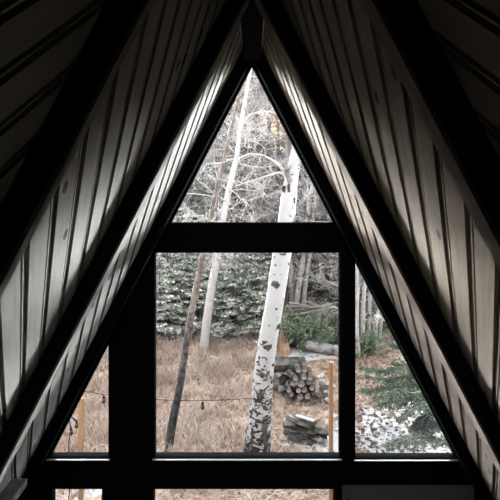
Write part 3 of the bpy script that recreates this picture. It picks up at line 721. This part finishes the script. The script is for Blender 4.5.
# --- near spruce reaching into the right-hand window
def near_spruce():
    R = random.Random(9); loc = Vector((3.55, 7.6, 0)); loc.z = gh(loc.x, loc.y)-0.03
    root = empty('spruce_tree', loc); tag(root, 'green spruce beside the house, its boughs hanging into the right triangular window', 'tree')
    MB().tube([(0, 0, 0), (0.03, 0, 1.7), (0, 0.02, 3.4), (0, 0, 5)], [0.13, 0.10, 0.06, 0.01], 12).build('trunk', M['darktrunk'], root, smooth=True)
    def bough(pts, spread, mat, dens=1.0, nl=0.055):
        pts = [Vector(p)-loc for p in pts]; q, r = subdiv(pts, [0.018*(1-0.2*i) for i in range(len(pts))], 5)
        st = MB().tube(q, r, 5); nd = MB(); m = len(q); L = sum((q[i+1]-q[i]).length for i in range(m-1))
        n = int(L*40*dens)
        for i in range(n):
            f = (0.12+0.88*(i+R.random())/n)*(m-1.01); k = int(f); p = q[k].lerp(q[k+1], f-k); dv = (q[k+1]-q[k]).normalized()
            sd = dv.cross(Vector((0, 0, 1))).normalized()*(1 if i % 2 else -1); sl_ = spread*(1.15-f/(m-1))*R.uniform(.6, 1.1)
            dd = (dv*R.uniform(.5, .9)+sd+Vector((0, 0, R.uniform(-.55, -.05)))).normalized()
            w_ = wander(p, dd, sl_, 4, R, 0.08, -0.04); st.tube(w_, [0.004, .0035, .003, .0025, .002], 3, cap=False)
            nn = int(sl_/0.006)
            for u_ in range(nn):
                ff = (u_+R.random())/nn*3.99; kk = int(ff); pp = w_[kk].lerp(w_[kk+1], ff-kk)
                nv = (dd*0.9+Vector((R.gauss(0, .6), R.gauss(0, .6), R.gauss(0, .6)))).normalized()*nl
                tt = nv.cross(Vector((R.gauss(0, 1), R.gauss(0, 1), R.gauss(0, 1)))).normalized()*nl*0.11
                b = len(nd.v); nd.v += [pp-tt, pp+tt, pp+nv]; nd.f.append((b, b+1, b+2))
        o = st.build('bough', M['twig2'], root); nd.build('needles', mat, o, fixn=False)
    def T(h): return loc+Vector((0, 0, h))
    nm_ = M['needle_near']
    bough([T(1.65), P(440, 375, 7.3), P(415, 376, 7.1), P(390, 380, 7.0), P(366, 376, 6.9)], 0.34, nm_)
    bough([T(1.5), P(445, 385, 6.9), P(420, 392, 6.6), P(398, 394, 6.4), P(375, 398, 6.3)], 0.34, nm_)
    bough([T(1.2), P(450, 398, 6.6), P(432, 404, 6.2), P(415, 408, 6.0), P(398, 420, 5.9)], 0.26, nm_, 0.8)
    bough([T(1.9), P(440, 355, 7.4), P(415, 352, 7.3), P(395, 345, 7.2), P(378, 338, 7.2)], 0.25, nm_, 0.8)
    bough([T(0.75), P(455, 438, 6.4), P(430, 436, 5.9), P(405, 440, 5.7), P(385, 446, 5.6)], 0.30, M['needle_grey'], 0.9)
    bough([T(0.9), P(465, 425, 6.6), P(445, 424, 6.2), P(428, 428, 6.0), P(412, 432, 5.9)], 0.26, M['needle_grey'], 0.9)
    bough([T(2.2), P(430, 335, 7.4), P(410, 328, 7.3), P(392, 318, 7.3), P(376, 316, 7.3)], 0.22, M['needle_frost'], 0.7)
    bough([T(1.55), P(440, 380, 7.2), P(412, 384, 7.0), P(386, 388, 6.9), P(362, 390, 6.9)], 0.40, nm_, 1.1)
    bough([T(1.6), P(436, 368, 7.3), P(408, 366, 7.2), P(384, 370, 7.1), P(362, 368, 7.1)], 0.34, nm_, 1.0)
    bough([T(1.35), P(446, 400, 6.9), P(425, 398, 6.7), P(402, 400, 6.6), P(380, 405, 6.5)], 0.36, nm_, 1.0)
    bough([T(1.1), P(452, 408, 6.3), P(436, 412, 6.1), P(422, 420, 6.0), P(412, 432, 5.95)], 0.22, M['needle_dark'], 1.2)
    bough([T(2.6), P(450, 340, 7.0), P(470, 360, 6.5)], 0.3, nm_, 0.7)
    bough([T(3.1), loc+Vector((0.9, -.2, 2.9)), loc+Vector((1.5, -.3, 2.6))], 0.3, nm_, 0.7)
    bough([T(3.2), loc+Vector((0.1, .9, 3.0)), loc+Vector((0.2, 1.4, 2.8))], 0.3, nm_, 0.7)
near_spruce()

# ------------------------------------------------------------------ fallen log, stump, woodpile
def log(name, label, a, b_, r, mat_b, cat='log', group=None, nseg=10, endmat=None, snow=False):
    a, b_ = Vector(a), Vector(b_); R = random.Random(hash((round(a.x, 2), round(b_.x, 2))) & 1023)
    pts = [a.lerp(b_, i/6)+Vector((0, 0, R.gauss(0, r*0.04))) for i in range(7)]
    root = empty(name, a); tag(root, label, cat, group)
    localise(MB().tube(pts, [r*R.uniform(.95, 1.04) for _ in range(7)], nseg, cap=False), a).build('bark', mat_b, root, smooth=True)
    m = MB()
    for p, q in ((a, b_), (b_, a)):
        d = (p-q).normalized(); m.tube([p-d*0.01, p+d*0.002], [r*0.97, r*0.93], nseg)
    localise(m, a).build('cut_end', endmat or M['logend'], root)
    if snow:
        s = MB(); n = 14
        for i in range(n+1):
            p = a.lerp(b_, i/n); w_ = r*(0.75+0.2*noise.noise(Vector((i*0.7, 1, 1)))); d = (b_-a).normalized(); sd = d.cross(Vector((0, 0, 1))).normalized()
            for k in range(5):
                u_ = (k/4*2-1); s.v.append(p+sd*w_*u_+Vector((0, 0, math.sqrt(max(0, r*r-(w_*u_)**2))+(0.03*(1-u_*u_)-0.01))))
        for i in range(n):
            for k in range(4): s.f.append((i*5+k, i*5+k+1, i*5+k+6, i*5+k+5))
        localise(s, a).build('snow_cap', M['snow'], root, smooth=True)
    return root
a = P(306, 350, 10.9); b_ = P(356, 353, 10.5); a.z = gh(a.x, a.y)+0.12; b_.z = gh(b_.x, b_.y)+0.06
log('fallen_log', 'thick grey fallen log with snow on top, right side of the large window', a, b_, 0.10, M['paleold'], nseg=14, snow=True)
for i, (x0_, y0_, x1_, y1_, yy) in enumerate([(286, 306, 334, 308, 12.2), (284, 311, 330, 305, 12.25), (285, 315, 332, 314, 12.15), (287, 319, 318, 309, 12.2), (289, 303, 336, 311, 12.3), (284, 317, 336, 307, 12.1)]):
    log('dead_branch', ['topmost pale dead pole lying behind the green shrubs', 'slanting pale dead pole crossing the heap behind the shrubs', 'long level dead pole at the foot of the heap behind the shrubs', 'short steep dead pole in the heap behind the shrubs', 'pale dead pole sloping down to the right across the heap', 'pale dead pole rising to the right across the front of the heap'][i],
        P(x0_, y0_, yy), P(x1_, y1_, yy+0.2), 0.026, M['twig_pale'], 'branch', nseg=6, group='dead poles heaped behind the shrubs')
# jagged stump
loc = G(284, 353); R = random.Random(5)
m = MB(); n = 14
for j, (z, r) in enumerate([(-0.03, 0.17), (0.1, 0.14), (0.22, 0.12), (0.34, 0.11)]):
    for k in range(n):
        an = 2*math.pi*k/n; zz = z
        if j == 3: zz = 0.20+0.34*max(0, math.cos(an-2.6))**1.5+R.uniform(0, .07)
        if j == 2: zz = 0.14+0.14*max(0, math.cos(an-2.6))
        m.v.append(Vector((r*math.cos(an)*(1-0.5*(j == 3)*max(0, math.cos(an-2.6))), r*math.sin(an), zz)))
for j in range(3):
    for k in range(n): m.f.append((j*n+k, j*n+(k+1) % n, (j+1)*n+(k+1) % n, (j+1)*n+k))
m.v.append(Vector((0, 0, 0.16))); c_ = len(m.v)-1
for k in range(n): m.f.append((3*n+k, 3*n+(k+1) % n, c_))
o = m.build('tree_stump', M['stump']); o.location = loc
tag(o, 'jagged orange-tan broken stump right beside the thick birch trunk', 'stump')
# woodpile: round logs showing their ends, stacked
R = random.Random(31); wy = 8.75
c0 = G(303, 405); rowz = c0.z
k = 0
places = []
for row, (xs, n_) in enumerate([(0.0, 4), (0.03, 4), (-0.01, 4), (0.05, 3), (0.09, 3), (0.13, 2)]):
    for i in range(n_):
        places.append((c0.x-0.21+xs+i*0.125+R.uniform(-.018, .018), rowz+0.055+row*0.1+R.uniform(-.018, .018), row, i))
rown = ['bottom row', 'second row from below', 'third row', 'fourth row', 'fifth row', 'top row']
for (x, z, row, i) in places:
    y = c0.y+R.uniform(-0.06, 0.06)
    log('firewood_log', 'round grey log in the %s of the woodpile right of the birch' % rown[row],
        (x, y, z), (x+R.uniform(-.13, .13), y+0.45, z+R.uniform(-.05, .02)), R.uniform(0.042, 0.062), M['logbark'], 'firewood', 'logs stacked in the woodpile, '+rown[row])
# dark board over the left part of the pile
a = P(266, 364, 8.9); o = localise(MB().box((a.x, 8.75, a.z-0.05), (a.x+0.62, 9.15, a.z+0.04)), a).build('plank', M['logbark'], bevel=0.006)
o.location = a; tag(o, 'dark board lying across the heap between the birch and the round logs', 'board')
# heap under the board: split pieces
sp_lab = 'split'
def split_piece(loc, ln, w_, rot, label, group, mat='paleold', cap=False):
    m = MB().prism([(0, 0), (w_, 0.0), (w_*0.9, w_*0.5), (w_*0.3, w_*0.75)], -ln/2, ln/2)
    o = m.build('split_log', M[mat], bevel=0.004); o.location = loc; o.rotation_euler = rot; tag(o, label, 'firewood', group)
    if cap:
        MB().prism([(w_*0.2, w_*0.70), (w_*0.9, w_*0.47), (w_*0.85, w_*0.62), (w_*0.4, w_*0.85)], -ln*0.45, ln*0.4).build('snow_cap', M['snow'], o, bevel=0.008)
    return o
for i in range(12):
    p = P(268+R.uniform(0, 28), 400-(i//3)*9+R.uniform(-3, 3), 8.95); 
    split_piece(p, 0.38, 0.13, (R.uniform(-.3, .3), R.uniform(-1, 1), R.uniform(-1.4, 1.4)), 'dark split log in the loose heap under the dark board', 'split logs under the dark board', 'logbark' if i % 3 else 'paleold')
for i in range(20):
    t = i/19; p = P(314+R.uniform(0, 12)+t*3, 412-t*30+R.uniform(-2, 2), 8.5)
    split_piece(p, 0.36, 0.085, (R.uniform(-1.2, -0.6), R.uniform(-.6, .6), R.uniform(-0.6, 0.6)), 'pale split log tipped against the right end of the woodpile', 'pale split logs leaning on the woodpile', 'paleold', cap=i % 3 == 0)
c1 = G(305, 443)
for row in range(5):
    nn = 4 if row < 3 else 2
    for i in range(nn):
        p = Vector((c1.x-0.17+i*0.10+row*0.015+R.uniform(-.02, .02), c1.y+R.uniform(-.05, .05), c1.z+0.01+row*0.068))
        split_piece(p, 0.36, 0.095, (R.uniform(-.2, .2), R.uniform(-.9, .9), 1.25+R.uniform(-.35, .35)), 'grey split log in the small snow-dusted stack in front of the woodpile', 'split logs in the small front stack', 'logbark' if (i+row) % 3 else 'paleold', cap=(row > 3 or (i == 0 and row < 2)))
# ------------------------------------------------------------------ posts and string lights
def post(px, py_top, y, w_, lb):
    t = P(px, py_top, y); g0 = gh(t.x, y)-0.05
    m = MB().box((-w_/2, -w_/2, 0), (w_/2, w_/2, t.z-g0))
    o = m.build('wooden_post', M['post'], bevel=0.003); o.location = (t.x, y, g0); tag(o, lb, 'post', 'pale wooden posts outside')
post(331, 362, 5.3, 0.042, 'slim orange pine post near the right edge of the large window')
post(81, 398, 5.3, 0.046, 'slim orange pine post outside the left triangular window')
def sag(a, b_, s, n=24): return [a.lerp(b_, i/n)-Vector((0, 0, s*4*(i/n)*(1-i/n))) for i in range(n+1)]
SY = 6.35
wa = P(30, 380, SY); wb = P(251, 398, 6.58)
line = sag(wa, wb, 0.12, 40)
root = empty('string_light', wa); tag(root, 'black string-light cable with dark bulbs stretched across the grass to the birch', 'string lights')
localise(MB().tube(line, 0.0045, 5), wa).build('cable', M['wire'], root)
def bulb(px, root, base_):
    x = (px-CX)/F*SY; p = min(line, key=lambda v: abs(v.x-x))
    s = MB().tube([p+Vector((0, 0, -0.0)), p-Vector((0, 0, 0.03)), p-Vector((0, 0, 0.055))], [0.006, 0.017, 0.017], 8)
    so = localise(s, base_).build('bulb_socket', M['wire'], root, smooth=True)
    b = MB().tube([p-Vector((0, 0, z)) for z in (0.052, 0.065, 0.085, 0.105, 0.118)], [0.013, 0.024, 0.030, 0.022, 0.004], 10)
    localise(b, base_).build('bulb', M['bulb'], root, smooth=True)
for px in (103, 199): bulb(px, root, wa)
a = P(69, 500, 5.35); b_ = P(69, 415, 5.35)
root = empty('string_light', a); tag(root, 'hanging black cable with two dark bulbs left of the left pine post', 'string lights')
cl = [b_.lerp(a, i/10)+Vector((0.012*math.sin(i), 0, 0)) for i in range(11)]
localise(MB().tube(cl, 0.005, 5), a).build('cable', M['wire'], root)
for px, py in ((71, 428), (76.5, 421)):
    p = P(px, py, 5.33); 
    localise(MB().tube([P(69, py-6, 5.35), p, p-Vector((0, 0, 0.03))], [0.005, 0.012, 0.014], 8), a).build('bulb_socket', M['wire'], root, smooth=True)
    localise(MB().tube([p-Vector((0, 0, z)) for z in (0.025, 0.038, 0.055, 0.07, 0.08)], [0.012, 0.021, 0.027, 0.018, 0.004], 10), a).build('bulb', M['bulb'], root, smooth=True)
